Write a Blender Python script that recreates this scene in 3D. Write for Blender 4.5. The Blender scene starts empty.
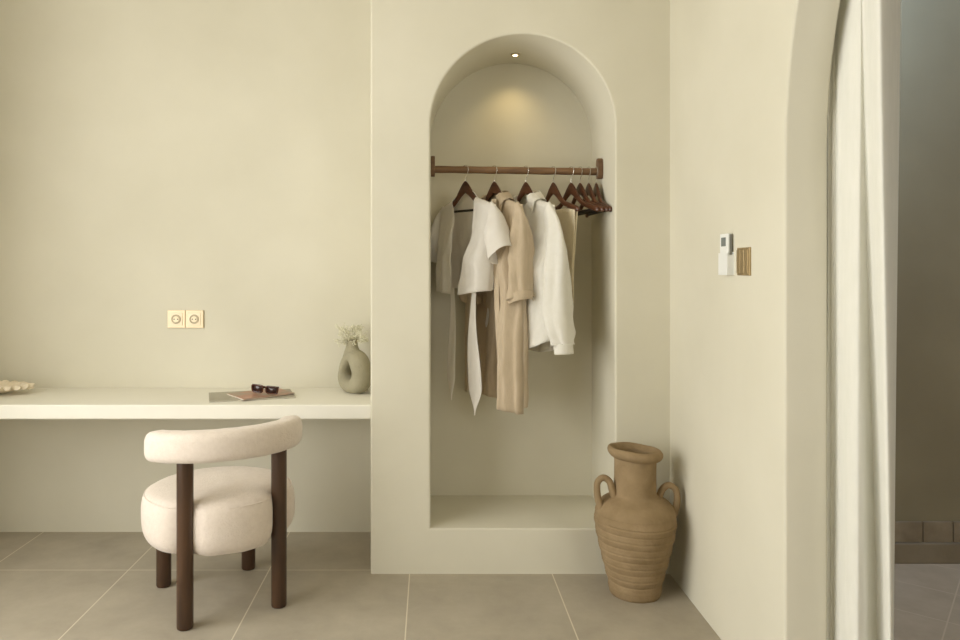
import bpy, bmesh, math, random
from mathutils import Vector, Matrix, noise
random.seed(7)
PI = math.pi
F = 740.0; CX = 431.0; CY = 268.0; EYE = 1.3
def P(px, py, Y): return Vector(((px-CX)*Y/F, Y, EYE+(CY-py)*Y/F))
COL = bpy.context.scene.collection

# ------------------------------------------------------------------ materials
def nodes_of(name):
    m = bpy.data.materials.new(name); m.use_nodes = True
    nt = m.node_tree; nt.nodes.clear()
    out = nt.nodes.new('ShaderNodeOutputMaterial')
    b = nt.nodes.new('ShaderNodeBsdfPrincipled')
    nt.links.new(b.outputs[0], out.inputs[0])
    return m, nt, b
def mat(name, c, rough=.8, c2=None, scale=3, detail=4, bump=0, bscale=40, metal=0, stretch=None,
        sheen=0, spec=.5, fac=(0.3, 0.7), trans=0):
    m, nt, b = nodes_of(name)
    N, L = nt.nodes, nt.links
    tc = N.new('ShaderNodeTexCoord'); mp = N.new('ShaderNodeMapping')
    L.new(tc.outputs['Object'], mp.inputs[0])
    if stretch: mp.inputs['Scale'].default_value = stretch
    if c2:
        n = N.new('ShaderNodeTexNoise'); n.inputs['Scale'].default_value = scale; n.inputs['Detail'].default_value = detail
        L.new(mp.outputs[0], n.inputs['Vector'])
        r = N.new('ShaderNodeValToRGB'); r.color_ramp.elements[0].position = fac[0]; r.color_ramp.elements[1].position = fac[1]
        r.color_ramp.elements[0].color = (*c, 1); r.color_ramp.elements[1].color = (*c2, 1)
        L.new(n.outputs['Fac'], r.inputs[0]); L.new(r.outputs[0], b.inputs['Base Color'])
    else: b.inputs['Base Color'].default_value = (*c, 1)
    b.inputs['Roughness'].default_value = rough; b.inputs['Metallic'].default_value = metal
    b.inputs['Specular IOR Level'].default_value = spec
    if sheen: b.inputs['Sheen Weight'].default_value = sheen
    if bump:
        n2 = N.new('ShaderNodeTexNoise'); n2.inputs['Scale'].default_value = bscale; n2.inputs['Detail'].default_value = 5
        L.new(mp.outputs[0], n2.inputs['Vector'])
        bp = N.new('ShaderNodeBump'); bp.inputs['Strength'].default_value = bump; bp.inputs['Distance'].default_value = .01
        L.new(n2.outputs['Fac'], bp.inputs['Height']); L.new(bp.outputs[0], b.inputs['Normal'])
    if trans:
        t = N.new('ShaderNodeBsdfTranslucent'); t.inputs[0].default_value = (*(c2 or c), 1)
        mx = N.new('ShaderNodeMixShader'); mx.inputs[0].default_value = trans
        L.new(b.outputs[0], mx.inputs[1]); L.new(t.outputs[0], mx.inputs[2])
        L.new(mx.outputs[0], [n for n in N if n.type == 'OUTPUT_MATERIAL'][0].inputs[0])
    return m
plaster = mat('limewash_plaster', (.612, .583, .476), .9, (.677, .648, .541), 1.6, 6, .12, 9, spec=.2)
ceil_m = mat('ceiling_plaster', (.70, .66, .55), .9, spec=.2)
desk_m = mat('desk_plaster', (.76, .74, .66), .6, (.80, .78, .70), 2.5, 5, .04, 12, spec=.3)
dark_plaster = mat('grey_brown_plaster', (.27, .23, .15), .9, (.33, .285, .19), 2, 5, .1, 10, spec=.2)  # darker grey-brown plaster for the annex walls and ceiling
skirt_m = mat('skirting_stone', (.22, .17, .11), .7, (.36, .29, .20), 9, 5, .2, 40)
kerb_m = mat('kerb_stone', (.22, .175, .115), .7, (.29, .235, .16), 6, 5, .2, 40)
fabric = mat('boucle_fabric', (.70, .615, .54), .95, (.75, .665, .59), 60, 6, .35, 160, sheen=.35, spec=.15)
wood = mat('walnut_wood', (.040, .019, .009), .36, (.085, .041, .019), 5, 6, .05, 30, stretch=(5, 5, .7))
hang_wood = mat('hanger_mahogany', (.050, .017, .007), .32, (.115, .040, .015), 7, 5, .03, 30, stretch=(1, 5, 5))
rod_wood = mat('rod_wood', (.10, .05, .022), .5, (.21, .115, .052), 6, 6, .2, 60, stretch=(.8, 6, 6))
steel = mat('polished_steel', (.75, .74, .70), .25, metal=1)
black_m = mat('black_plastic', (.02, .017, .015), .45)
terra = mat('terracotta', (.245, .175, .095), .9, (.33, .24, .14), 14, 6, .35, 60, spec=.15)
stone_g = mat('matte_grey_ceramic', (.30, .275, .19), .85, (.36, .33, .235), 14, 5, .25, 90, spec=.2)
brass = mat('brushed_brass', (.40, .30, .16), .45, (.48, .37, .21), 3, 3, metal=.75, stretch=(1, 8, .5))
gold = mat('champagne_socket', (.84, .70, .49), .4, metal=.15)
gold2 = mat('champagne_insert', (.86, .74, .55), .45, metal=.05)
white_pl = mat('white_plastic', (.78, .79, .77), .35)
grey_pl = mat('grey_plastic', (.18, .18, .16), .4)
lcd = mat('lcd_grey', (.19, .21, .20), .2)
shell_m = mat('shell_white', (.72, .62, .46), .7, (.82, .74, .6), 30, 5, .4, 60)
white_cloth = mat('white_cotton', (.87, .84, .785), .9, (.90, .875, .83), 50, 5, .15, 220, sheen=.2, spec=.1, trans=.42)
dress_cloth = mat('beige_linen', (.55, .45, .315), .95, (.63, .52, .38), 60, 6, .2, 240, sheen=.2, spec=.1, stretch=(1, 1, .3), trans=.2)
shirt_cloth = mat('white_linen', (.86, .84, .775), .92, (.90, .885, .83), 50, 5, .15, 220, sheen=.2, spec=.1, trans=.3)
pants_cloth = mat('sand_linen', (.74, .65, .47), .95, (.79, .70, .52), 50, 5, .15, 220, sheen=.2, spec=.1, trans=.08)
curtain_m = mat('ivory_curtain_linen', (.76, .755, .69), .92, (.80, .79, .73), 60, 5, .1, 240, spec=.1, stretch=(1, 1, .2), trans=.08)
mag_a = mat('magazine_grey', (.30, .27, .20), .4, (.36, .33, .26), 8, 3)
mag_b = mat('magazine_red', (.42, .20, .13), .4, (.33, .24, .17), 10, 4, fac=(.42, .62))
paper = mat('paper', (.74, .70, .6), .8)
tort = mat('tortoiseshell', (.045, .015, .008), .2, (.11, .035, .015), 40, 3)
lens = mat('dark_lens', (.03, .012, .009), .08)
stem_m = mat('dry_stem', (.50, .48, .32), .9)
bloss = mat('dried_blossom', (.72, .70, .56), .9)
frame_m = mat('window_frame_wood', (.2, .13, .07), .6)
metal_w = mat('ring_metal', (.5, .42, .28), .5)

def tile_mat(name, c1, c2, grout, size, x0, y0, gw, rot=0, rough=.55):
    m, nt, b = nodes_of(name); N, L = nt.nodes, nt.links
    g = N.new('ShaderNodeNewGeometry'); mp = N.new('ShaderNodeMapping'); L.new(g.outputs['Position'], mp.inputs[0])
    mp.inputs['Rotation'].default_value[2] = rot
    sp = N.new('ShaderNodeSeparateXYZ'); L.new(mp.outputs[0], sp.inputs[0])
    outs = []
    for k, o in (('X', x0), ('Y', y0)):
        a = N.new('ShaderNodeMath'); a.operation = 'SUBTRACT'; a.inputs[1].default_value = o; L.new(sp.outputs[k], a.inputs[0])
        p = N.new('ShaderNodeMath'); p.operation = 'PINGPONG'; p.inputs[1].default_value = size/2; L.new(a.outputs[0], p.inputs[0])
        outs.append(p)
    mn = N.new('ShaderNodeMath'); mn.operation = 'MINIMUM'; L.new(outs[0].outputs[0], mn.inputs[0]); L.new(outs[1].outputs[0], mn.inputs[1])
    mr = N.new('ShaderNodeMapRange'); mr.inputs['From Min'].default_value = gw*.6; mr.inputs['From Max'].default_value = gw
    mr.inputs['To Min'].default_value = 1; mr.inputs['To Max'].default_value = 0
    L.new(mn.outputs[0], mr.inputs['Value'])
    n = N.new('ShaderNodeTexNoise'); n.inputs['Scale'].default_value = 5; n.inputs['Detail'].default_value = 8; n.inputs['Roughness'].default_value = .65
    L.new(g.outputs['Position'], n.inputs['Vector'])
    r = N.new('ShaderNodeValToRGB'); r.color_ramp.elements[0].position = .3; r.color_ramp.elements[1].position = .7
    r.color_ramp.elements[0].color = (*c1, 1); r.color_ramp.elements[1].color = (*c2, 1); L.new(n.outputs['Fac'], r.inputs[0])
    mx = N.new('ShaderNodeMix'); mx.data_type = 'RGBA'
    L.new(mr.outputs[0], mx.inputs['Factor']); L.new(r.outputs[0], mx.inputs['A']); mx.inputs['B'].default_value = (*grout, 1)
    L.new(mx.outputs['Result'], b.inputs['Base Color'])
    b.inputs['Roughness'].default_value = rough; b.inputs['Specular IOR Level'].default_value = .35
    n2 = N.new('ShaderNodeTexNoise'); n2.inputs['Scale'].default_value = 60; L.new(g.outputs['Position'], n2.inputs['Vector'])
    bp = N.new('ShaderNodeBump'); bp.inputs['Strength'].default_value = .06; L.new(n2.outputs['Fac'], bp.inputs['Height']); L.new(bp.outputs[0], b.inputs['Normal'])
    return m
floor_m = tile_mat('floor_tiles', (.355, .315, .25), (.44, .395, .315), (.66, .61, .49), .6057, -.0909, 3.185, .0028)
annex_floor_m = tile_mat('annex_stone', (.46, .36, .255), (.58, .465, .34), (.64, .52, .39), .30, 0, 0, .003, rot=.7, rough=.8)

# ------------------------------------------------------------------ mesh helpers
def obj(name, bm, m, parent=None, smooth=True, loc=(0, 0, 0), sub=0, bevel=0, solid=0, angle=40):
    me = bpy.data.meshes.new(name); bm.normal_update(); bm.to_mesh(me); bm.free()
    o = bpy.data.objects.new(name, me); COL.objects.link(o); me.materials.append(m)
    if smooth:
        for p in me.polygons: p.use_smooth = True
        if angle < 180:
            try: me.set_sharp_from_angle(angle=math.radians(angle))
            except Exception: pass
    o.location = loc
    if parent: o.parent = parent
    if bevel:
        b = o.modifiers.new('b', 'BEVEL'); b.width = bevel; b.segments = 3; b.limit_method = 'ANGLE'
    if solid:
        s = o.modifiers.new('s', 'SOLIDIFY'); s.thickness = solid; s.offset = 0
    if sub:
        s = o.modifiers.new('u', 'SUBSURF'); s.levels = sub; s.render_levels = sub
    return o
def empty(name, loc, rz=0):
    o = bpy.data.objects.new(name, None); COL.objects.link(o); o.location = loc; o.rotation_euler = (0, 0, rz); o.empty_display_size = .05
    return o
def tag(o, label=None, cat=None, group=None, kind=None):
    if label: o['label'] = label
    if cat: o['category'] = cat
    if group: o['group'] = group
    if kind: o['kind'] = kind
    return o
def box(bm, a, b, M=None):
    vs = [bm.verts.new((x, y, z)) for x in (a[0], b[0]) for y in (a[1], b[1]) for z in (a[2], b[2])]
    if M: [setattr(v, 'co', M @ v.co) for v in vs]
    for f in ((0, 1, 3, 2), (4, 6, 7, 5), (0, 4, 5, 1), (2, 3, 7, 6), (0, 2, 6, 4), (1, 5, 7, 3)): bm.faces.new([vs[i] for i in f])
    return bm
def Box(a, b): return box(bmesh.new(), a, b)
def grid(bm, nu, nv, fn, closed_u=False, flip=False):
    R = [[bm.verts.new(fn(i/(nu if closed_u else nu-1), j/(nv-1))) for i in range(nu)] for j in range(nv)]
    for j in range(nv-1):
        for i in range(nu if closed_u else nu-1):
            q = [R[j][i], R[j][(i+1) % nu], R[j+1][(i+1) % nu], R[j+1][i]]
            bm.faces.new(q[::-1] if flip else q)
    return R
def lathe(bm, prof, n=48, c=(0, 0), cap0=False, cap1=False, mod=None):
    R = []
    for (r, z) in prof:
        row = []
        for i in range(n):
            a = 2*PI*i/n; rr = r; zz = z
            if mod: rr, zz = mod(r, z, a)
            row.append(bm.verts.new((c[0]+rr*math.cos(a), c[1]+rr*math.sin(a), zz)))
        R.append(row)
    for j in range(len(R)-1):
        for i in range(n): bm.faces.new((R[j][i], R[j][(i+1) % n], R[j+1][(i+1) % n], R[j+1][i]))
    if cap0: bm.faces.new(R[0][::-1])
    if cap1: bm.faces.new(R[-1])
    return R
def tube(bm, pts, r, n=10, cap=True, closed=False):
    pts = [Vector(p) for p in pts]; k = len(pts); rings = []; prev = None
    for i, p in enumerate(pts):
        if closed: t = pts[(i+1) % k]-pts[i-1]
        else: t = pts[min(i+1, k-1)]-pts[max(i-1, 0)]
        t.normalize()
        if prev is None:
            a = Vector((0, 0, 1)) if abs(t.z) < .9 else Vector((1, 0, 0)); nrm = t.cross(a).normalized()
        else: nrm = (prev-t*prev.dot(t)).normalized()
        prev = nrm; b = t.cross(nrm); rr = r(i/(k-1)) if callable(r) else r
        ra, rb = rr if isinstance(rr, tuple) else (rr, rr)
        rings.append([bm.verts.new(p+nrm*ra*math.cos(2*PI*j/n)+b*rb*math.sin(2*PI*j/n)) for j in range(n)])
    m = k if closed else k-1
    for i in range(m):
        A, B = rings[i], rings[(i+1) % k]
        for j in range(n): bm.faces.new((A[j], A[(j+1) % n], B[(j+1) % n], B[j]))
    if cap and not closed: bm.faces.new(rings[0][::-1]); bm.faces.new(rings[-1])
    return bm
def poly(pts, t):
    """smooth point at t in 0..1 along a list of tuples (Catmull-Rom)"""
    n = len(pts)-1; x = min(max(t, 0), 1)*n; i = min(int(x), n-1); f = x-i
    p0, p1, p2, p3 = pts[max(i-1, 0)], pts[i], pts[i+1], pts[min(i+2, n)]
    return tuple(.5*(2*b+(c-a)*f+(2*a-5*b+4*c-d)*f*f+(3*b-a-3*c+d)*f**3) for a, b, c, d in zip(p0, p1, p2, p3))
def sm(x): x = min(max(x, 0), 1); return x*x*(3-2*x)
def fixn(bm): bmesh.ops.recalc_face_normals(bm, faces=bm.faces); return bm

# ------------------------------------------------------------------ the room
YW = 3.644; YP = 3.144; XR = 1.015; XA = 1.138; XL = -2.38; YB = -3.0; H = 3.0
PL = -.257
def arch_outline(a0, a1, z0, zs, d, n=40):
    """from lower left up over the arch to lower right, grown outwards by d"""
    c = (a0+a1)/2; r = (a1-a0)/2+d
    pts = [(a0-d, z0-d if z0 > 0 else 0)] + [(a0-d, (z0 if z0 > 0 else 0)+(zs-z0)*k/6) for k in range(1, 6)]
    pts += [(c-r*math.cos(PI*k/n), zs+r*math.sin(PI*k/n)) for k in range(n+1)]
    pts += [(a1+d, (z0 if z0 > 0 else 0)+(zs-z0)*k/6) for k in range(5, 0, -1)] + [(a1+d, z0-d if z0 > 0 else 0)]
    return pts
def face_with_arch(bm, ring, pts, A0, A1, Z0, Z1, to3):
    """flat wall face from A0..A1, Z0..Z1 around the arch whose outline verts are ring"""
    n = len(pts); half = n//2
    L = [bm.verts.new(to3(A0, max(z, Z0))) for a, z in pts[:7]]
    Rr = [bm.verts.new(to3(A1, max(z, Z0))) for a, z in pts[-7:]]
    for k in range(6):
        bm.faces.new((L[k], ring[k], ring[k+1], L[k+1]))
        bm.faces.new((ring[n-2-k], ring[n-1-k], Rr[6-k], Rr[5-k]))
    top = [bm.verts.new(to3(pts[k][0], Z1)) for k in range(7, n-7)]
    tl = bm.verts.new(to3(A0, Z1)); tr = bm.verts.new(to3(A1, Z1))
    bm.faces.new((L[6], ring[6], ring[7], top[0], tl))
    for k in range(7, n-8): bm.faces.new((ring[k], ring[k+1], top[k-6], top[k-7]))
    bm.faces.new((ring[n-8], ring[n-7], Rr[0], tr, top[-1]))
    return L, Rr
# niche wall
NX0, NX1, NZ0, NZS, NYB = -.002, .782, .194, 1.903, 3.60
bm = bmesh.new()
e = .009; rings = []
for k in range(5):
    t = k/4*PI/2
    pts = arch_outline(NX0, NX1, NZ0, NZS, e*(1-math.sin(t)))
    rings.append([bm.verts.new((x, YP+e*(1-math.cos(t)), z)) for x, z in pts])
pts = arch_outline(NX0, NX1, NZ0, NZS, 0)
rings.append([bm.verts.new((x, NYB, z)) for x, z in pts])
for A, B in zip(rings, rings[1:]):
    for i in range(len(A)-1): bm.faces.new((A[i], A[i+1], B[i+1], B[i]))
    bm.faces.new((A[-1], A[0], B[0], B[-1]))
bm.faces.new(rings[-1])
pts0 = arch_outline(NX0, NX1, NZ0, NZS, e)
c = .008
L, Rr = face_with_arch(bm, rings[0], pts0, PL+c, XR, 0, H, lambda a, z: (a, YP, z))
bl = bm.verts.new((PL+c, YP, 0)); br = bm.verts.new((XR, YP, 0))
bm.faces.new((bl, br, Rr[-1], rings[0][-1], rings[0][0], L[0]))
def strip(x0, y0, x1, y1):
    v = [bm.verts.new(q) for q in ((x0, y0, 0), (x1, y1, 0), (x1, y1, H), (x0, y0, H))]; bm.faces.new(v)
pr = [(PL+c-c*math.sin(t), YP+c-c*math.cos(t)) for t in [0, PI/8, PI/4, 3*PI/8, PI/2]] + [(PL, YW)]
for (a, b), (a2, b2) in zip(pr, pr[1:]): strip(a, b, a2, b2)
bmesh.ops.remove_doubles(bm, verts=bm.verts, dist=1e-5); fixn(bm)
o = tag(obj('wall_niche', bm, plaster, angle=35), kind='structure')
for p in o.data.polygons:
    if abs(p.normal.y) > .9999 or abs(p.normal.x) > .9999: p.use_smooth = False
# wall behind the desk
tag(obj('wall_rear', Box((XL-.15, YW, 0), (PL+.1, YW+.15, H)), plaster, smooth=False), kind='structure')
# right wall with a tall arched doorway
bm = bmesh.new(); e = .008; A0, A1, ZS = -.278, 2.122, 1.638; rings = []
for k in range(5):
    t = k/4*PI/2; pts = arch_outline(A0, A1, 0, ZS, e*(1-math.sin(t)))
    rings.append([bm.verts.new((XR+e*(1-math.cos(t)), a, z)) for a, z in pts])
for k in range(5):
    t = (4-k)/4*PI/2; pts = arch_outline(A0, A1, 0, ZS, e*(1-math.sin(t)))
    rings.append([bm.verts.new((XA-e*(1-math.cos(t)), a, z)) for a, z in pts])
for A, B in zip(rings, rings[1:]):
    for i in range(len(A)-1): bm.faces.new((A[i], A[i+1], B[i+1], B[i]))
pts0 = arch_outline(A0, A1, 0, ZS, e)
face_with_arch(bm, rings[0], pts0, YB-.15, YW, 0, H, lambda a, z: (XR, a, z))
face_with_arch(bm, rings[-1], pts0, YB-.15, YW, 0, H, lambda a, z: (XA, a, z))
bmesh.ops.remove_doubles(bm, verts=bm.verts, dist=1e-5); fixn(bm)
o = tag(obj('wall_right', bm, plaster, angle=35), kind='structure')
for p in o.data.polygons:
    if abs(p.normal.x) > .9999: p.use_smooth = False
# left wall and front wall (behind the camera) with wide window openings
def wall_hole(name, x0, x1, y0, y1, axis, h0, h1, z0, z1):
    bm = bmesh.new()
    if axis == 'y':
        box(bm, (x0, y0, 0), (x1, h0, H)); box(bm, (x0, h1, 0), (x1, y1, H)); box(bm, (x0, h0, 0), (x1, h1, z0)); box(bm, (x0, h0, z1), (x1, h1, H))
    else:
        box(bm, (x0, y0, 0), (h0, y1, H)); box(bm, (h1, y0, 0), (x1, y1, H)); box(bm, (h0, y0, 0), (h1, y1, z0)); box(bm, (h0, y0, z1), (h1, y1, H))
    return tag(obj(name, bm, plaster, smooth=False), kind='structure')
WY0, WY1, WZ0, WZ1 = -.65, 2.5, .35, 2.7
wall_hole('wall_left', XL-.15, XL, YB-.15, YW, 'y', WY0, WY1, WZ0, WZ1)
tag(obj('wall_front', Box((XL-.15, YB-.15, 0), (XR, YB, H)), plaster, smooth=False), kind='structure')
def window(name, a, b, axis):
    """slim timber frame with one mullion set into the opening"""
    bm = bmesh.new(); w = .045
    (x0, y0, z0), (x1, y1, z1) = a, b
    if axis == 'y':
        m_ = (y0+y1)/2
        box(bm, (x0, y0, z0), (x1, y1, z0+w)); box(bm, (x0, y0, z1-w), (x1, y1, z1))
        for q in (y0, m_-w/2, y1-w): box(bm, (x0, q, z0+w), (x1, q+w, z1-w))
    else:
        m_ = (x0+x1)/2
        box(bm, (x0, y0, z0), (x1, y1, z0+w)); box(bm, (x0, y0, z1-w), (x1, y1, z1))
        for q in (x0, m_-w/2, x1-w): box(bm, (q, y0, z0+w), (q+w, y1, z1-w))
    return tag(obj(name, bm, frame_m, smooth=False), kind='structure')
window('window_1', (XL-.1, WY0, WZ0), (XL-.05, WY1, WZ1), 'y')
# floor and ceiling
tag(obj('floor', Box((XL-.15, YB-.15, -.1), (XA-.06, YW+.15, 0)), floor_m, smooth=False), kind='structure')
tag(obj('ceiling', Box((XL-.15, YB-.15, H), (XA, YW+.15, H+.1)), ceil_m, smooth=False), kind='structure')
# the space beyond the archway
AX1, AY0, AY1 = 3.6, -1.0, 3.28
tag(obj('floor_annex', Box((XA-.06, AY0, -.1), (AX1, AY1+.1, 0)), annex_floor_m, smooth=False), kind='structure')
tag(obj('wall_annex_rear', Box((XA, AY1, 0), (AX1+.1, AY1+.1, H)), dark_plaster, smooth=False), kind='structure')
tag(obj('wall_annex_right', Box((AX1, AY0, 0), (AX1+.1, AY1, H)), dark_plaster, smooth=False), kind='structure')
GX0, GX1, GZ0, GZ1 = 1.6, 2.9, .9, 2.3
bm = bmesh.new()
box(bm, (XA, AY0-.1, 0), (GX0, AY0, H)); box(bm, (GX1, AY0-.1, 0), (AX1, AY0, H)); box(bm, (GX0, AY0-.1, 0), (GX1, AY0, GZ0)); box(bm, (GX0, AY0-.1, GZ1), (GX1, AY0, H))
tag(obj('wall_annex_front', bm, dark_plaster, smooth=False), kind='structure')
window('window_annex_added', (GX0, AY0-.08, GZ0), (GX1, AY0-.04, GZ1), 'x')  # unseen window, added to light the annex rear wall and the curtain
SX0, SX1, SY0, SY1 = 1.25, 1.65, 2.65, 3.05
bm = bmesh.new()
box(bm, (XA, AY0, H), (SX0, AY1+.1, H+.1)); box(bm, (SX1, AY0, H), (AX1+.1, AY1+.1, H+.1))
box(bm, (SX0, AY0, H), (SX1, SY0, H+.1)); box(bm, (SX0, SY1, H), (SX1, AY1+.1, H+.1))
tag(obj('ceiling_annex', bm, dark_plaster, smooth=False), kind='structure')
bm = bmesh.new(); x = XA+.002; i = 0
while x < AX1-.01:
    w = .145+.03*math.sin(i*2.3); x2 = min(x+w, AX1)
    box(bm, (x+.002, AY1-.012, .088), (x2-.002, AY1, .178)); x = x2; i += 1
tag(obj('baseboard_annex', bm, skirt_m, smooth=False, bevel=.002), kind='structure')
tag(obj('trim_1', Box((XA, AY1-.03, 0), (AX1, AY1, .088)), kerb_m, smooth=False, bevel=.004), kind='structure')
tag(obj('trim_2', Box((XA+.01, 1.2, H-.025), (XA+.04, 2.36, H)), steel, smooth=False), kind='structure')

# ------------------------------------------------------------------ desk slab
tag(obj('desk_slab', Box((XL, 3.186, .648), (PL, YW, .711)), desk_m, smooth=False, bevel=.006),
    'long cream plaster desk slab built in between the walls behind the round chair', 'desk')

# ------------------------------------------------------------------ sockets
def make_socket(cx, label):
    cz = EYE-(319-CY)*YW/F
    r = empty('power_socket', (cx, YW-.001, cz)); tag(r, label, 'socket', 'pair of wall sockets above the desk')
    h = .0435
    bm = bmesh.new(); box(bm, (-h, -.009, -h), (h, 0, h)); obj('cover_plate', bm, gold, r, smooth=False, bevel=.0025)
    bm = bmesh.new(); box(bm, (-.030, -.012, -.030), (.030, -.008, .030)); ins = obj('insert', bm, gold2, r, smooth=False, bevel=.001)
    # recessed round well drawn as a raised rim with a darker cup inside
    bm = bmesh.new(); RR = []
    for rr, yy in ((.0225, -.0125), (.0222, -.0155), (.0205, -.0155), (.0195, -.0128)):
        RR.append([bm.verts.new((rr*math.cos(2*PI*i/32), yy, rr*math.sin(2*PI*i/32))) for i in range(32)])
    for A, B in zip(RR, RR[1:]):
        for i in range(32): bm.faces.new((A[i], A[(i+1) % 32], B[(i+1) % 32], B[i]))
    bm.faces.new(RR[-1]); fixn(bm); obj('well', bm, metal_w, r)
    bm = bmesh.new(); tube(bm, [(0, -.0127, 0), (0, -.0150, 0)], .0145, 24); fixn(bm); obj('well_base', bm, gold2, r)
    for s in (-1, 1):
        bm = bmesh.new(); tube(bm, [(s*.0085, -.0148, 0), (s*.0085, -.0156, 0)], .003, 12); fixn(bm); obj('pin_hole', bm, black_m, r)
    return r
sx = (186-CX)*YW/F
make_socket(sx-.0445, 'champagne wall socket above the desk, left one of the adjoining pair')
make_socket(sx+.0445, 'champagne wall socket above the desk, right one of the adjoining pair')

# ------------------------------------------------------------------ chair
ch = empty('lounge_chair', (-.839, 2.937, 0), math.radians(30))
tag(ch, 'round cream boucle chair with curved low back and dark wooden legs facing the desk', 'chair')
def seat_r(a):
    r = .292
    for la in (math.atan2(-.205, -.175), math.atan2(-.205, .175)):
        d = (a-la+PI) % (2*PI)-PI
        r -= (.030 if abs(la) > PI/2 else .040)*math.exp(-(d/.19)**2)
    return r
prof = [(.0, .250), (.5, .250), (.84, .253), (.92, .264), (.97, .285), (.995, .315), (1.0, .355), (.995, .390), (.98, .415), (.962, .428), (.948, .4305),
        (.930, .437), (.88, .445), (.78, .451), (.6, .455), (.3, .457), (.0, .458)]
bm = bmesh.new()
def seatfn(u, v):
    a = 2*PI*u; k = poly(prof, v); rr = k[0]
    R_ = .292+(seat_r(a)-.292)*sm((rr-.6)/.3)
    w = .0025*math.sin(5*a+9*v)*sm((rr-.8)/.2)
    return ((R_*rr+w)*math.cos(a), (R_*rr+w)*math.sin(a), k[1]+.002*noise.noise(Vector((rr*math.cos(a)*5, rr*math.sin(a)*5, 3))))
grid(bm, 96, 64, seatfn, closed_u=True)
bmesh.ops.remove_doubles(bm, verts=bm.verts, dist=1e-4); fixn(bm)
seat = obj('seat', bm, fabric, ch, angle=180)
bm = bmesh.new()
tube(bm, [((seat_r(a)*.957)*math.cos(a), (seat_r(a)*.957)*math.sin(a), .4295) for a in [2*PI*i/96 for i in range(96)]], .0028, 6, closed=True)
fixn(bm); obj('seam', bm, fabric, seat)
# backrest: plump crescent bolster
bm = bmesh.new(); SP = math.radians(78); RB = .276; NS = 64
def backfn(u, v):
    # v runs along the arc incl. rounded ends, u runs round the section
    t = -1+2*v; k = 1-abs(t); end = min(1, k/.13); f = math.sqrt(max(0, 1-(1-end)**2))
    f = max(f, .0)
    a = -PI/2+.04+SP*t
    w = 2*PI*u; cs, sn = math.cos(w), math.sin(w)
    sx_ = math.copysign(abs(cs)**.62, cs); sz_ = math.copysign(abs(sn)**.62, sn)
    th = .050*(f*.94+.02*(f > 0)); hh = .0565*(.30+.70*f if f > 0 else 0)
    if k <= 0: th = hh = 0
    zz = .645+.016*math.cos(t*PI/2)
    r = RB+th*sx_
    return (r*math.cos(a), r*math.sin(a), zz+hh*sz_+.0015*noise.noise(Vector((8*t, 3*cs, 3*sn))))
grid(bm, 40, NS*2+1, lambda u, v: backfn(u, .5-.5*math.cos(PI*v)), closed_u=True)
bmesh.ops.remove_doubles(bm, verts=bm.verts, dist=1e-4); fixn(bm)
obj('backrest', bm, fabric, ch, angle=180)
for (x, y, top) in ((-.175, -.205, .62), (.175, -.205, .62), (-.175, .205, .30), (.175, .205, .30)):
    bm = bmesh.new(); r = .0295
    lathe(bm, [(r-.006, 0), (r-.002, .002), (r, .008), (r, top-.004), (r-.004, top)], 32, (x, y), True, True); fixn(bm)
    obj('leg', bm, wood, ch)

# ------------------------------------------------------------------ amphora vase
VX, VY = .817, 2.963
va = empty('amphora_vase', (VX, VY, 0))
tag(va, 'tall terracotta two-handled amphora vase with ribbed body standing in the corner', 'vase')
outer = [(.0, .002), (.085, .0), (.098, .004), (.103, .020), (.106, .045), (.117, .09), (.130, .14), (.141, .185), (.151, .23), (.158, .27),
         (.1595, .30), (.156, .33), (.147, .352), (.130, .370), (.106, .383), (.090, .392), (.083, .405), (.082, .44), (.082, .50), (.083, .545)]
samp = [poly(outer, i/260) for i in range(261)]
def vmod(r, z, a):
    g = 0
    if .03 < z < .325:
        ph = (z-.03)/.0265+.10*math.sin(a+1)+.04*math.sin(3*a+z*20)
        g = -.0042*max(0, math.cos(2*PI*ph))**6*sm((z-.03)/.02)*sm((.325-z)/.03)
        g += .0014*math.sin(2*PI*ph*.5+2)
    g += .0016*noise.noise(Vector((math.cos(a)*2, math.sin(a)*2, z*6)))
    lean = 0
    return r+g if r > .01 else r, z + (-.0085*math.cos(a)*sm((z-.45)/.12)*r/.1)
bm = bmesh.new(); lathe(bm, samp, 72, mod=vmod)
inner = [(.083, .545), (.074, .545), (.072, .50), (.072, .43), (.085, .39), (.13, .35), (.14, .28), (.09, .03), (.0, .02)]
lathe(bm, [poly(inner[1:], i/30) for i in range(31)], 72)
bmesh.ops.remove_doubles(bm, verts=bm.verts, dist=1e-4)
body = obj('body', bm, terra, va, angle=180)
bm = bmesh.new()
rimp = [(.073, .540), (.080, .538), (.088, .5385), (.099, .546), (.106, .556), (.1075, .566), (.103, .576), (.095, .580), (.086, .577), (.077, .566), (.073, .553), (.073, .540)]
lathe(bm, [poly(rimp, i/36) for i in range(37)], 72, mod=lambda r, z, a: (r+.0015*math.sin(2*a+1), z-.085*r*math.cos(a)+.001*math.sin(5*a)))
fixn(bm); obj('rim', bm, terra, va, angle=180)
K = 2.963/F
def hp(px, py, dy=0): return ((px-635.0)*K, dy, EYE-(py-CY)*K)
bm = bmesh.new()
hl = [hp(614, 496, -.01), hp(611, 488, -.012), hp(608.5, 480.5, -.014), hp(602.5, 476.5, -.016), hp(597, 480, -.018), hp(595.8, 488, -.02), hp(597.5, 500, -.02), hp(602, 509, -.018)]
tube(bm, [poly(hl, i/32) for i in range(33)], lambda t: .0130+.003*(abs(t-.5)*2)**3, 14); fixn(bm); obj('handle', bm, terra, va)
bm = bmesh.new()
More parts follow.
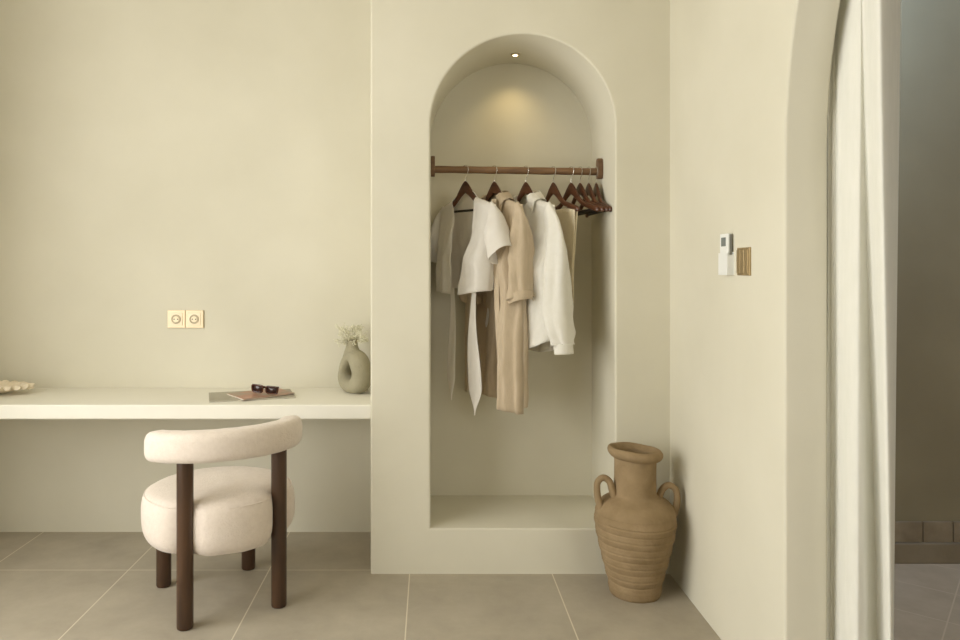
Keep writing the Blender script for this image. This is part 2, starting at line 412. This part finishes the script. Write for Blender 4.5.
hr = [hp(652, 503, 0), hp(658.5, 497, -.004), hp(661.5, 489, -.008), hp(667.5, 484.2, -.012), hp(674, 488, -.016), hp(675.6, 497, -.02), hp(673.5, 507, -.024), hp(669, 518, -.028)]
tube(bm, [poly(hr, i/32) for i in range(33)], lambda t: .0130+.003*(abs(t-.5)*2)**3, 14); fixn(bm); obj('handle', bm, terra, va)

# ------------------------------------------------------------------ donut vase with dried flowers
DZ = .711
dv = empty('donut_vase', ((353-CX)*3.50/F, 3.50, DZ), math.radians(-42))
bm = bmesh.new()
ring = []
for i in range(48):
    a = 2*PI*i/48
    # ring centre line (x,z): egg shaped, narrower at the top left
    x = .056*math.cos(a)*(1-.22*math.sin(a)); z = .095+.070*math.sin(a)
    ring.append((x+.006, 0, z))
def rr(t):
    a = 2*PI*t; return (.023+.020*max(0, math.cos(a-.15))+.016*max(0, -math.sin(a))+.006*max(0, math.sin(a)), .042+.010*max(0, math.cos(a-.3))+.010*max(0, -math.sin(a)))
def ring_tube(bm):
    rings_ = []
    for i in range(48):
        a = 2*PI*i/48; p = Vector(ring[i]); t = (Vector(ring[(i+1) % 48])-Vector(ring[i-1])).normalized()
        nrm = Vector((t.z, 0, -t.x)); ra, rb = rr(i/48)
        rings_.append([bm.verts.new(p+nrm*ra*math.cos(2*PI*j/20)+Vector((0, 1, 0))*rb*math.sin(2*PI*j/20)) for j in range(20)])
    for i in range(48):
        A, B = rings_[i], rings_[(i+1) % 48]
        for j in range(20): bm.faces.new((A[j], A[(j+1) % 20], B[(j+1) % 20], B[j]))
ring_tube(bm); fixn(bm)
nk = bmesh.new()
lathe(nk, [(.0, .145), (.040, .145), (.044, .165), (.036, .190), (.027, .215), (.0245, .238), (.0235, .2395), (.019, .2385), (.0, .2385)], 32, (-.006, 0)); fixn(nk)
me_ = bpy.data.meshes.new('t'); nk.to_mesh(me_); nk.free(); bm.from_mesh(me_)
zmin = min(v.co.z for v in bm.verts)
for v in bm.verts: v.co.z = max(v.co.z, zmin+.006)-zmin-.006
dbody = obj('body', bm, stone_g, dv, angle=180)
rm = dbody.modifiers.new('r', 'REMESH'); rm.mode = 'VOXEL'; rm.voxel_size = .0032; rm.use_smooth_shade = True
s_ = dbody.modifiers.new('s', 'SMOOTH'); s_.iterations = 6; s_.factor = .5
bm = bmesh.new(); lathe(bm, [(.0225, 0), (.0250, .002), (.0225, .0045), (.019, .002), (.0185, -.001), (.0, -.001)], 28)
fixn(bm); obj('mouth', bm, black_m if False else stone_g, dv, loc=(-.006, 0, .2385-zmin-.006))
tag(dv, 'sage grey ring-shaped ceramic vase with a hole on the desk', 'vase')
fl = empty('flower_sprig', (dv.location.x-.0045, 3.504, DZ+.225))
tag(fl, 'wispy dried cream flower sprig standing in the ring-shaped vase', 'flowers')
rnd = random.Random(3); ends = []
sb = bmesh.new()
for i in range(60):
    a = rnd.uniform(0, 2*PI); r = .085*rnd.random()**.6; h = rnd.uniform(.012, .090)
    p0 = Vector((0, 0, -.01)); p1 = Vector((r*.35*math.cos(a), r*.3*math.sin(a), h*.55+.008)); p2 = Vector((r*math.cos(a), r*.8*math.sin(a), h))
    tube(sb, [p0, p0.lerp(p1, .6), p1, p2], .00035, 4); ends.append(p2)
    for k in range(4):
        q = p2+Vector((rnd.gauss(0, .009), rnd.gauss(0, .009), rnd.gauss(0, .008))); tube(sb, [p1.lerp(p2, .5), q], .0003, 4); ends.append(q)
obj('stems', sb, stem_m, fl)
bb = bmesh.new()
for p in ends:
    for k in range(3):
        q = p+Vector((rnd.gauss(0, .003), rnd.gauss(0, .003), rnd.gauss(0, .003)))
        bmesh.ops.create_icosphere(bb, subdivisions=1, radius=rnd.uniform(.0022, .0038), matrix=Matrix.Translation(q))
tag(obj('blossoms', bb, bloss, fl), kind='stuff')

# ------------------------------------------------------------------ magazines and sunglasses
def magazine(cx, cy, z, rot, w, d, t, m, label, curl):
    r = empty('magazine', (cx, cy, z), math.radians(rot)); tag(r, label, 'magazine', 'magazines on the desk')
    def bend(x, y): return curl*((x/w+.5)**3)*.012
    bm = bmesh.new(); n = 14
    def layer(z0, z1, gx):
        top = [[bm.verts.new((-w/2+w*i/n*(1-gx), y, z1+bend(-w/2+w*i/n, y))) for i in range(n+1)] for y in (-d/2+gx, d/2-gx)]
        bot = [[bm.verts.new((-w/2+w*i/n*(1-gx), y, z0+bend(-w/2+w*i/n, y))) for i in range(n+1)] for y in (-d/2+gx, d/2-gx)]
        for i in range(n):
            bm.faces.new((top[0][i], top[0][i+1], top[1][i+1], top[1][i])); bm.faces.new((bot[0][i], bot[1][i], bot[1][i+1], bot[0][i+1]))
            bm.faces.new((bot[0][i], bot[0][i+1], top[0][i+1], top[0][i])); bm.faces.new((bot[1][i+1], bot[1][i], top[1][i], top[1][i+1]))
        bm.faces.new((bot[0][0], top[0][0], top[1][0], bot[1][0])); bm.faces.new((bot[0][n], bot[1][n], top[1][n], top[0][n]))
    layer(.0008, t-.0008, .004); obj('pages', bm, paper, r, smooth=False)
    bm = bmesh.new(); layer(t-.0008, t, 0); obj('cover', bm, m, r, smooth=False)
    bm = bmesh.new(); layer(0, .0008, 0); obj('cover', bm, m, r, smooth=False)
    return r
magazine(-.826, 3.405, DZ, 17, .375, .235, .006, mag_a, 'grey covered magazine lying lowest under the reddish magazine', 0)
magazine(-.785, 3.41, DZ+.006, 38, .25, .19, .005, mag_b, 'reddish magazine on top of the grey one, under the sunglasses', .25)
sg = empty('sunglasses', (-.765, 3.40, DZ+.0125), math.radians(-14)); sg.rotation_euler.y = .07
tag(sg, 'dark brown folded sunglasses lying on the magazines', 'sunglasses')
def lens_outline(s, k=1.0, n=28):
    pts = []
    for i in range(n):
        a = 2*PI*i/n; cs, sn = math.cos(a), math.sin(a)
        x = .0285*math.copysign(abs(cs)**.45, cs)*k; z = .0165*math.copysign(abs(sn)**.5, sn)*k
        x *= 1+.10*(z/.02)
        pts.append((s*(.036+x), -.004+.25*abs(.036+x)**2*4, .0195+z))
    return pts
bm = bmesh.new()
for s in (-1, 1): tube(bm, lens_outline(s), .0034, 8, closed=True)
tube(bm, [(-.010, -.004, .030), (0, -.007, .033), (.010, -.004, .030)], .0032, 8)
fixn(bm); fr = obj('frame', bm, tort, sg)
for s in (-1, 1):
    bm = bmesh.new(); p = lens_outline(s, .97); c_ = bm.verts.new((s*.036, -.0035, .0195)); vs = [bm.verts.new(q) for q in p]
    for i in range(len(vs)): bm.faces.new((c_, vs[i], vs[(i+1) % len(vs)]))
    fixn(bm); obj('lens', bm, lens, sg, solid=.0015)
    bm = bmesh.new(); tube(bm, [(s*.066, .004, .034), (s*.062, .012+.004*s, .032), (0, .014+.005*s, .026), (-s*.045, .014+.005*s, .016), (-s*.058, .013+.005*s, .006)], lambda t: (.0022, .004), 8)
    fixn(bm); obj('temple', bm, tort, sg)

# ------------------------------------------------------------------ shell
sh = bmesh.new(); NR = 22
def shellfn(u, v):
    a = 2*PI*u; rib = math.sin(a*NR*.5)*.5+.5
    r = v*(1+.07*v*math.sin(a*NR)+.04*math.sin(a*3+1))
    x = .165*r*math.cos(a); y = .105*r*math.sin(a)
    z = .006+.062*v**2.0+.003*v*v*math.sin(a*NR)+.006*noise.noise(Vector((x*30, y*30, 1)))
    if v > .8: z -= (v-.8)**1.2*.20*(1+.35*math.sin(a*NR+1.2)+.5*noise.noise(Vector((a*5, 0, 0)))); 
    z += x*-.035
    return (x, y, max(z, .003))
grid(sh, 180, 26, shellfn, closed_u=True); bmesh.ops.remove_doubles(sh, verts=sh.verts, dist=1e-5); fixn(sh)
tag(obj('seashell', sh, shell_m, loc=((-6-CX)*3.46/F, 3.46, DZ), solid=.005, angle=180),
    'cream ruffled seashell lying on the far left end of the desk', 'seashell')

# ------------------------------------------------------------------ remote control and switch on the right wall
rc = empty('remote_holder', (XR, 2.515, 1.276)); tag(rc, 'white wall holder cradling a remote control beside the brass switch', 'holder')
bm = bmesh.new(); w = .038
box(bm, (-.004, -w, 0), (.001, w, .078)); box(bm, (-.024, -w, 0), (-.004, w, .005)); box(bm, (-.024, -w, .005), (-.021, w, .075))
box(bm, (-.021, -w, .005), (-.004, -w+.003, .068)); box(bm, (-.021, w-.003, .005), (-.004, w, .068))
obj('holder_shell', bm, white_pl, rc, smooth=False, bevel=.001)
rem = empty('remote_control', (XR-.0045, 2.515, 1.2815)); tag(rem, 'slim white remote control with grey screen standing in its wall holder', 'remote control')
obj('case', Box((-.0160, -.034, 0), (-.001, .034, .135)), white_pl, rem, smooth=False, bevel=.003)
obj('screen', Box((-.0168, -.018, .092), (-.0158, .020, .122)), lcd, rem, smooth=False)
obj('back_cover', Box((-.010, -.0345, .060), (-.0008, -.0325, .132)), grey_pl, rem, smooth=False)
sw = empty('light_switch', (XR, 2.392, 1.276)); tag(sw, 'brass triple rocker switch plate on the wall beside the remote holder', 'switch')
obj('switch_plate', Box((-.007, -.047, 0), (0, .047, .090)), brass, sw, smooth=False, bevel=.0015)
for k in range(3):
    M_ = Matrix.Translation((-.0075, -.029+.029*k, .045)) @ Matrix.Rotation(0.0, 4, 'Y')
    bm = bmesh.new(); box(bm, (-.003, -.0135, -.038), (.002, .0135, .038), M_); obj('rocker', bm, brass, sw, smooth=False, bevel=.001)

# ------------------------------------------------------------------ niche downlight
dl = empty('downlight', (.392, 3.44, 2.292)); tag(dl, 'small round warm downlight recessed in the top of the arched niche', 'downlight')
bm = bmesh.new(); lathe(bm, [(.011, -.001), (.012, -.005), (.019, -.006), (.0215, -.003), (.022, .006)], 32); fixn(bm)
obj('trim_ring', bm, metal_w, dl)
em, nt, b = nodes_of('lamp_glow'); b.inputs['Emission Color'].default_value = (1, .80, .45, 1); b.inputs['Emission Strength'].default_value = 18
bm = bmesh.new(); lathe(bm, [(.0, -.003), (.0112, -.003)], 24); obj('lamp_disc', bm, em, dl)
ld = bpy.data.lights.new('downlight_beam', 'SPOT'); ld.energy = 2.2; ld.color = (1, .74, .36); ld.spot_size = math.radians(100); ld.spot_blend = 1; ld.shadow_soft_size = .012
lo = bpy.data.objects.new('downlight_beam', ld); COL.objects.link(lo); lo.location = (0, 0, -.012); lo.parent = dl
lo.rotation_euler = (math.radians(12), 0, 0)

# ------------------------------------------------------------------ rod
RZ, RY = 1.745, 3.38
rd = empty('clothes_rod', (0, RY, RZ)); tag(rd, 'round wooden clothes rod spanning the arched niche', 'clothes rod')
bm = bmesh.new()
lx = lambda t: NX0+.018+(NX1-NX0-.036)*t
tube(bm, [(lx(t/24), .0006*math.sin(t*2), .0055-.011*t/24) for t in range(25)], lambda t: .0165+.0006*math.sin(t*40), 20); fixn(bm)
obj('bar', bm, rod_wood, rd)
for x0, x1, dz in ((NX0+.001, NX0+.020, .019), (NX1-.024, NX1-.001, .008)):
    bm = bmesh.new(); n = 28; A = []
    for x in (x0, x1):
        A.append([bm.verts.new((x, .026*math.copysign(abs(math.cos(2*PI*i/n))**.6, math.cos(2*PI*i/n)), dz+.047*math.copysign(abs(math.sin(2*PI*i/n))**.6, math.sin(2*PI*i/n)))) for i in range(n)])
    for i in range(n): bm.faces.new((A[0][i], A[0][(i+1) % n], A[1][(i+1) % n], A[1][i]))
    bm.faces.new(A[0]); bm.faces.new(A[1][::-1]); fixn(bm)
    obj('bracket', bm, rod_wood, rd, bevel=.003)

# ------------------------------------------------------------------ hangers
HW = .203
def arm(u):
    """centre line z and half height of the wooden arm at |u|"""
    a = abs(u)/HW
    z = -.078-.046*sm(a/.46)-.068*a
    h = .0120+.0160*(1-sm(a/.46))
    return z, h
def make_hanger(loc, rz, label):
    r = empty('coat_hanger', loc, rz); tag(r, label, 'coat hanger', 'wooden coat hangers on the niche rod')
    bm = bmesh.new(); n = 48; rows = []
    for i in range(n+1):
        u = (-HW+2*HW*i/n)*.96; z, h = arm(u); a = abs(u)/HW
        th = .0060+.003*sm(a*1.2); bow = .010*a*a
        endf = math.sqrt(max(0.02, 1-max(0, (a-.90)/.06)**2)); h *= endf; th *= endf
        top, bot = z+h, z-h
        if a < .12: top = z+h-.0
        row = []
        for k in range(14):
            w = 2*PI*k/14; row.append(bm.verts.new((u, bow+th*math.copysign(abs(math.cos(w))**.7, math.cos(w)), z+h*math.copysign(abs(math.sin(w))**.8, math.sin(w)))))
        rows.append(row)
    for A, B in zip(rows, rows[1:]):
        for k in range(14): bm.faces.new((A[k], A[(k+1) % 14], B[(k+1) % 14], B[k]))
    bm.faces.new(rows[0][::-1]); bm.faces.new(rows[-1]); fixn(bm)
    obj('arms', bm, hang_wood, r, angle=180)
    bm = bmesh.new(); R_ = .0215
    pts = [(R_*math.cos(t), 0, R_*math.sin(t)) for t in [math.radians(200-x) for x in range(0, 211, 15)]]
    pts += [(R_*.75, 0, -R_*.75), (.004, 0, -.031), (0, 0, -.038), (0, 0, -.056)]
    tube(bm, pts, .0018, 8); fixn(bm); obj('hook', bm, steel, r)
    bm = bmesh.new(); tube(bm, [(-HW+.016, .008, -.186), (HW-.016, .008, -.186)], .0055, 10); fixn(bm); obj('trouser_bar', bm, black_m, r)
    return r
def hpos(px): return (px-CX)*RY/F
hang = [
 (465.3, 37, 'mahogany wooden hanger holding the white short-sleeved tie top'),
 (494.2, 31, 'mahogany wooden hanger holding the beige linen shirt dress'),
 (525.7, 29, 'mahogany wooden hanger holding the long-sleeved white linen shirt'),
 (553.2, 23, 'reddish wooden hanger with sand-coloured trousers folded over its bar'),
 (571.0, 25, 'empty wooden hanger directly right of the trousers, nearest of the empty ones to them'),
 (580.0, 17, 'empty wooden hanger second to the right of the trousers'),
 (588.6, 10, 'empty wooden hanger third to the right of the trousers'),
 (596.2, 3.5, 'empty wooden hanger at the rod end beside the right bracket'),
]
proto = None; HP = []
for i, (px, a, lab) in enumerate(hang):
    X = hpos(px); zz = RZ+.0055-.011*(X/.78); loc = (X, RY, zz); rz = math.radians(a-90)
    if i == 0: o = proto = make_hanger(loc, rz, lab)
    else:
        o = proto.copy(); COL.objects.link(o); o.location = loc; o.rotation_euler = (0, 0, rz); o['label'] = lab
        for c_ in list(proto.children):
            d = c_.copy(); COL.objects.link(d); d.parent = o
    HP.append((loc, rz))

# ------------------------------------------------------------------ garments (local: x along hanger, -y is the front)
def shoulder(u): z, h = arm(min(abs(u), HW)); return z+h+.007-max(0, abs(u)-HW)*.9
def folds(u, s, k, A, ph): 
    return A*(math.sin(k*u+ph+1.5*s)*.6+math.sin(k*1.7*u+2*ph-1.1*s)*.4)
def wob(x, y, z, A): return A*noise.noise(Vector((x, y, z)))
def panel(bm, side, uin, uout, W, hem, D, A, k, ph, nu=40, nv=50, neck=.06, vin=None):
    """one cloth panel; side=-1 front (towards -y), +1 back. uin(s)/uout(s) give its edges"""
    def f(a, s):
        u = uin(s)+(uout(s)-uin(s))*a
        w = W(s); q = min(1, abs(u)/w)
        zt = shoulder(u if abs(u) > neck else neck*(1 if u >= 0 else -1))
        if side > 0 and abs(u) < neck: zt += .018*(1-(u/neck)**2)
        z = zt+(hem(u)-zt)*s
        drop = max(0, zt-z)
        bulge = .020*min(1, drop/.02)**.5+D*sm(drop/.30)
        prof_ = (1-q**6)**.5 if q < 1 else 0
        y = side*(bulge*prof_+.0) + sm(drop/.2)*prof_**.5*(folds(u, s, k, A, ph)*(.5+.7*s) + wob(u*9, s*5, ph, A*1.1)+wob(u*30+s*6, s*9, ph+4, A*.55))
        x = u+wob(s*4, ph, 0, .006)*sm(s*2)
        return (x, y+.010*min(1, abs(u)/HW)**2, z)
    grid(bm, nu, nv, lambda a, v: f(a, v**1.35))
def sleeve(bm, up, lo, rv, A, k, ph, nu=30, nv=34, yb=0):
    def f(a, s):
        U = poly(up, s); L_ = poly(lo, s); w = 2*PI*a; cs, sn = math.cos(w), math.sin(w)
        r = rv(s)
        mx, mz = (U[0]+L_[0])/2, (U[1]+L_[1])/2; dx, dz = (U[0]-L_[0])/2, (U[1]-L_[1])/2
        fo = sm(s*2.5)*(A*math.sin(k*w/(2*PI)*2*PI/1+ph+2*s)+wob(cs*2, sn*2+ph, s*6, A*1.2)+wob(cs*5+s*4, sn*5+ph, s*8, A*.6))
        return (mx+dx*cs*(1+fo*6), yb+.008+r*sn+fo*sn, mz+dz*cs)
    grid(bm, nu, nv, f, closed_u=True)
def collar(bm, zb, rad_u, rad_v, fall, point, spread, z0):
    """folded collar: fall strip around the neck, open at the front (-y)"""
    n = 44
    def path(t):
        a = -PI/2+spread+(2*PI-2*spread)*t          # starts at front right, goes round the back
        return a
    def f(t, v):
        a = path(t); e_ = abs(2*t-1)                # 1 at the front tips
        x = rad_u*math.cos(a); y = rad_v*math.copysign(abs(math.sin(a))**.6, math.sin(a))
        zf = z0-.030*e_**1.5                        # fold line drops to the front
        L_ = fall+point*sm((e_-.75)/.25)
        # v: 0 inner stand bottom, .35 fold, 1 fall edge
        if v < .35:
            q = v/.35; return (x*(.92+.04*q), y*(.92+.04*q)+.008, zf-.030*(1-q))
        q = (v-.35)/.65; out = 1+.55*q*(.6+.4*math.sin(q*PI/2))
        X = x*out+.020*q*e_*e_*(1 if x > 0 else -1); zz = zf+.004*math.sin(q*PI)-L_*q
        sh = shoulder(max(abs(X), .066))+.006; w = sm((abs(math.sin(a))-.12)/.45)
        if zz < sh: zz = sh+(zz-sh)*w
        need = .020*min(1, max(0, sh-zz)/.02)**.5+.062*sm(max(0, sh-zz)/.30)+.019
        Y = max(abs(y)*(1+.25*q), need*sm(q*2.5)*(w > .001))*(1 if y > 0 else -1)
        return (X, Y*min(1, w*3+.15)+.006, zz)
    grid(bm, n+20, 20, f)

# --- white tie top on the first hanger
loc, rz = HP[0]
g = empty('tie_top', loc, rz); tag(g, 'white short-sleeved open wrap top with two long hanging ties, leftmost garment', 'shirt')
W1 = lambda s: .197-.025*s
hem1 = lambda u: -.555-.012*math.cos(u*9)
bm = bmesh.new()
panel(bm, 1, lambda s: -W1(s), lambda s: W1(s), W1, lambda u: -.545, .035, .007, 55, .4, 60, 50)
panel(bm, -1, lambda s: -W1(s), lambda s: -.075+.050*sm(s/.35), W1, hem1, .045, .008, 60, 1.1, 34, 50)
panel(bm, -1, lambda s: .080+.014*sm(s/.35)-.060*sm((s-.35)/.65), lambda s: W1(s), W1, lambda u: -.575+.03*(u/.2), .050, .008, 52, 2.3, 40, 50)
obj('body', bm, white_cloth, g, solid=.0016, angle=180)
bm = bmesh.new()
sleeve(bm, [(.172, -.155), (.215, -.20), (.252, -.27), (.282, -.352)], [(.155, -.22), (.165, -.30), (.176, -.37), (.192, -.432)], lambda s: .014+.046*sm(s*1.6), .005, 3, .5)
obj('sleeve', bm, white_cloth, g, solid=.0016, angle=180)
bm = bmesh.new()
sleeve(bm, [(-.172, -.155), (-.205, -.20), (-.232, -.29), (-.248, -.40)], [(-.155, -.22), (-.162, -.30), (-.168, -.37), (-.185, -.425)], lambda s: .014+.046*sm(s*1.6), .005, 3, 2.5)
obj('sleeve', bm, white_cloth, g, solid=.0016, angle=180)
def tie(u0, y0, z0, z1, wmax, bend, ph):
    bm = bmesh.new()
    def f(a, s):
        z = z0+(z1-z0)*s
        w = .015+(wmax-.015)*sm(s*1.4) if s < .78 else wmax*(1-sm((s-.78)/.22)*.95)
        x = u0+bend*math.sin(s*PI*1.1+ph)*s+(a-.5)*2*w
        return (x, y0+.006*math.sin(6*s+ph)+.0015*math.sin((a-.5)*7+s*5), z)
    grid(bm, 12, 50, f); return obj('tie', bm, white_cloth, g, solid=.0016, angle=180)
tie(-.048, -.040, -.54, -1.055, .027, .006, .3)
tie(.105, -.040, -.545, -1.100, .044, -.006, 2.6)

# --- beige linen shirt dress
loc, rz = HP[1]
g = empty('shirt_dress', loc, rz); tag(g, 'long beige linen shirt dress hanging open, second garment from the left', 'dress')
W2 = lambda s: .198+.006*s
bm = bmesh.new()
panel(bm, 1, lambda s: -W2(s), lambda s: W2(s), W2, lambda u: -1.055, .035, .010, 42, .9, 60, 70)
panel(bm, -1, lambda s: -W2(s), lambda s: -.055-.075*s, W2, lambda u: -1.03, .040, .008, 50, 1.7, 30, 70)
panel(bm, -1, lambda s: .068+.022*sm(s*3)+.045*s, lambda s: W2(s), W2, lambda u: -1.055-.30*(u-.12), .058, .018, 105, 0.2, 40, 70)
obj('body', bm, dress_cloth, g, solid=.0018, angle=180)
for s_ in (1, -1):
    bm = bmesh.new()
    sleeve(bm, [(s_*.175, -.155), (s_*.222, -.225), (s_*.238, -.36), (s_*.240, -.565)], [(s_*.150, -.23), (s_*.150, -.34), (s_*.148, -.46), (s_*.150, -.600)], lambda s: .016+.037*sm(s*1.6), .013, 5, .5+s_, yb=-.008)
    sl = obj('sleeve', bm, dress_cloth, g, solid=.0018, angle=180)
    bm = bmesh.new()
    sleeve(bm, [(s_*.243, -.540), (s_*.244, -.580)], [(s_*.146, -.578), (s_*.147, -.618)], lambda s: .056, .003, 3, .5+s_, nv=6, yb=-.008)
    obj('cuff', bm, dress_cloth, sl, solid=.002, angle=180)
bm = bmesh.new(); collar(bm, 0, .064, .050, .048, .042, .95, -.090)
obj('collar', bm, dress_cloth, g, solid=.0022, angle=180)
bm = bmesh.new()   # placket strip along the near front edge
grid(bm, 5, 60, lambda a, s: (.062+.022*sm(s*3)+.044*s+.026*a, -.062-.010*sm(s*3)+.004*math.sin(s*9)+.008*a, -.14+(-.905)*s))
obj('placket', bm, dress_cloth, g, solid=.002, angle=180)

# --- white linen shirt
loc, rz = HP[2]
g = empty('linen_shirt', loc, rz); tag(g, 'white long-sleeved collared linen shirt hanging between the dress and the trousers', 'shirt')
W3 = lambda s: .198+.020*s
bm = bmesh.new()
panel(bm, 1, lambda s: -W3(s), lambda s: W3(s), W3, lambda u: -.83+.05*(abs(u)/.2)**2, .040, .008, 48, .9, 60, 60)
panel(bm, -1, lambda s: -W3(s), lambda s: -.06+.072*sm(s/.15)+.02*s, W3, lambda u: -.80, .045, .006, 50, 1.7, 36, 60)
panel(bm, -1, lambda s: .066-.066*sm(s/.15)+.02*s, lambda s: W3(s), W3, lambda u: -.815+.05*(u/.2)**2, .060, .014, 46, 0.9, 40, 60)
obj('body', bm, shirt_cloth, g, solid=.0016, angle=180)
for s_ in (1, -1):
    k = 1 if s_ > 0 else .86
    bm = bmesh.new()
    up = [(.175, -.155), (.238, -.24), (.275, -.36), (.280, -.50), (.286, -.62), (.300, -.72), (.302, -.768)]
    lo_ = [(.145, -.23), (.150, -.34), (.150, -.46), (.152, -.58), (.160, -.66), (.205, -.73), (.242, -.772)]
    sleeve(bm, [(s_*x*k, z) for x, z in up], [(s_*x*k, z) for x, z in lo_], lambda s: .016+.048*sm(s*1.6)-.020*sm((s-.75)/.25), .011, 5, .5+s_, nv=50, yb=-.010)
    sl = obj('sleeve', bm, shirt_cloth, g, solid=.0016, angle=180)
    bm = bmesh.new()
    sleeve(bm, [(s_*.304*k, -.762), (s_*.306*k, -.808)], [(s_*.238*k, -.768), (s_*.244*k, -.812)], lambda s: .044, .001, 3, .5+s_, nv=6, yb=-.010)
    obj('cuff', bm, shirt_cloth, sl, solid=.002, angle=180)
bm = bmesh.new(); collar(bm, 0, .064, .050, .046, .036, .90, -.088)
obj('collar', bm, shirt_cloth, g, solid=.0022, angle=180)

# --- trousers folded over the bar
loc, rz = HP[3]
g = empty('trousers', loc, rz); tag(g, 'sand-coloured linen trousers folded over a hanger bar behind the white shirt', 'trousers')
bm = bmesh.new()
def pf(a, s):
    u0, u1 = -.155, .172
    L_ = .42; q = (s-.5)*2*L_
    d = abs(q); r = .0075
    side = -1 if q < 0 else 1
    if d < r*PI/2: an = d/r; y = side*r*math.sin(an); z = -.186+r*math.cos(an)
    else: y = side*(r-.0035*sm(d/.06)); z = -.186-(d-r*PI/2)
    u = u0+(u1-u0)*a; u = u*(1-.16*sm(d/.35))
    y += side*sm(d/.06)*(.0025*math.sin(u*38+1)+.002*math.sin(u*19+d*10))
    return (u, y+.008, z)
grid(bm, 50, 81, pf); obj('legs', bm, pants_cloth, g, solid=.003, angle=180)

# ------------------------------------------------------------------ curtain in the archway
top = [(827.5, 2.14), (833, 2.137), (839, 2.112), (858, 2.03), (864, 2.015), (881, 1.925), (900, 2.02), (898, 2.12)]
bot = [(826.5, 2.145), (831, 2.155), (838, 2.125), (857, 2.03), (877, 2.085), (890, 1.99), (893, 2.04), (890, 2.14)]
T = [((p-CX)*y/F, y) for p, y in top]; B = [((p-CX)*y/F, y) for p, y in bot]
bm = bmesh.new()
def cf(a, s):
    tx, ty = poly(T, a); bx, by = poly(B, a)
    q = sm((s-.25)/.75)
    x, y = tx+(bx-tx)*q, ty+(by-ty)*q
    rp = .0012*math.sin(a*60+2*s)*(.6+.4*math.sin(a*9))+.004*noise.noise(Vector((a*6, s*3, 0)))
    rp += .003*math.sin(a*34)*math.exp(-(a/.28)**2)
    return (max(x+rp, XA+.004), y+rp*.6, 2.972-(2.955)*s)
grid(bm, 160, 60, cf)
cu = obj('curtain', bm, curtain_m, solid=.0015, angle=180)
tag(cu, 'ivory linen curtain gathered at the side of the arched doorway', 'curtain')

# ------------------------------------------------------------------ light
w = bpy.data.worlds.new('World'); bpy.context.scene.world = w; w.use_nodes = True
bg = w.node_tree.nodes['Background']; bg.inputs[0].default_value = (1.0, .985, .93, 1); bg.inputs[1].default_value = 5.2
def portal(name, loc, rot, sx_, sy_):
    l = bpy.data.lights.new(name, 'AREA'); l.shape = 'RECTANGLE'; l.size = sx_; l.size_y = sy_; l.cycles.is_portal = True
    o = bpy.data.objects.new(name, l); COL.objects.link(o); o.location = loc; o.rotation_euler = rot
portal('daylight_left', (XL-.12, (WY0+WY1)/2, (WZ0+WZ1)/2), (0, -PI/2, 0), WZ1-WZ0, WY1-WY0)
portal('annex_added_fill', ((GX0+GX1)/2, AY0-.11, (GZ0+GZ1)/2), (PI/2, 0, 0), GX1-GX0, GZ1-GZ0)  # fill daylight through the added annex window
l = bpy.data.lights.new('skylight', 'AREA'); l.shape = 'RECTANGLE'; l.size = SX1-SX0; l.size_y = SY1-SY0; l.energy = 24; l.color = (.50, .70, 1.0)
o = bpy.data.objects.new('skylight', l); COL.objects.link(o); o.location = ((SX0+SX1)/2, (SY0+SY1)/2, H-.02); o.rotation_euler = (math.radians(55), 0, 0)

# ------------------------------------------------------------------ camera
cd = bpy.data.cameras.new('camera'); cam = bpy.data.objects.new('camera', cd); COL.objects.link(cam)
cam.location = (0, 0, EYE); cam.rotation_euler = (PI/2, 0, 0)
cd.sensor_width = 36; cd.sensor_fit = 'HORIZONTAL'; cd.lens = 36*F/960
cd.shift_x = (480-CX)/960; cd.shift_y = -(320-CY)/960
cd.clip_start = .02
sc = bpy.context.scene; sc.camera = cam
sc.view_settings.view_transform = 'Standard'; sc.view_settings.look = 'None'; sc.view_settings.gamma = 1
sc.view_settings.use_curve_mapping = False; sc.view_settings.exposure = 0.30
sc.cycles.max_bounces = 10; sc.cycles.diffuse_bounces = 8; sc.cycles.use_denoising = True
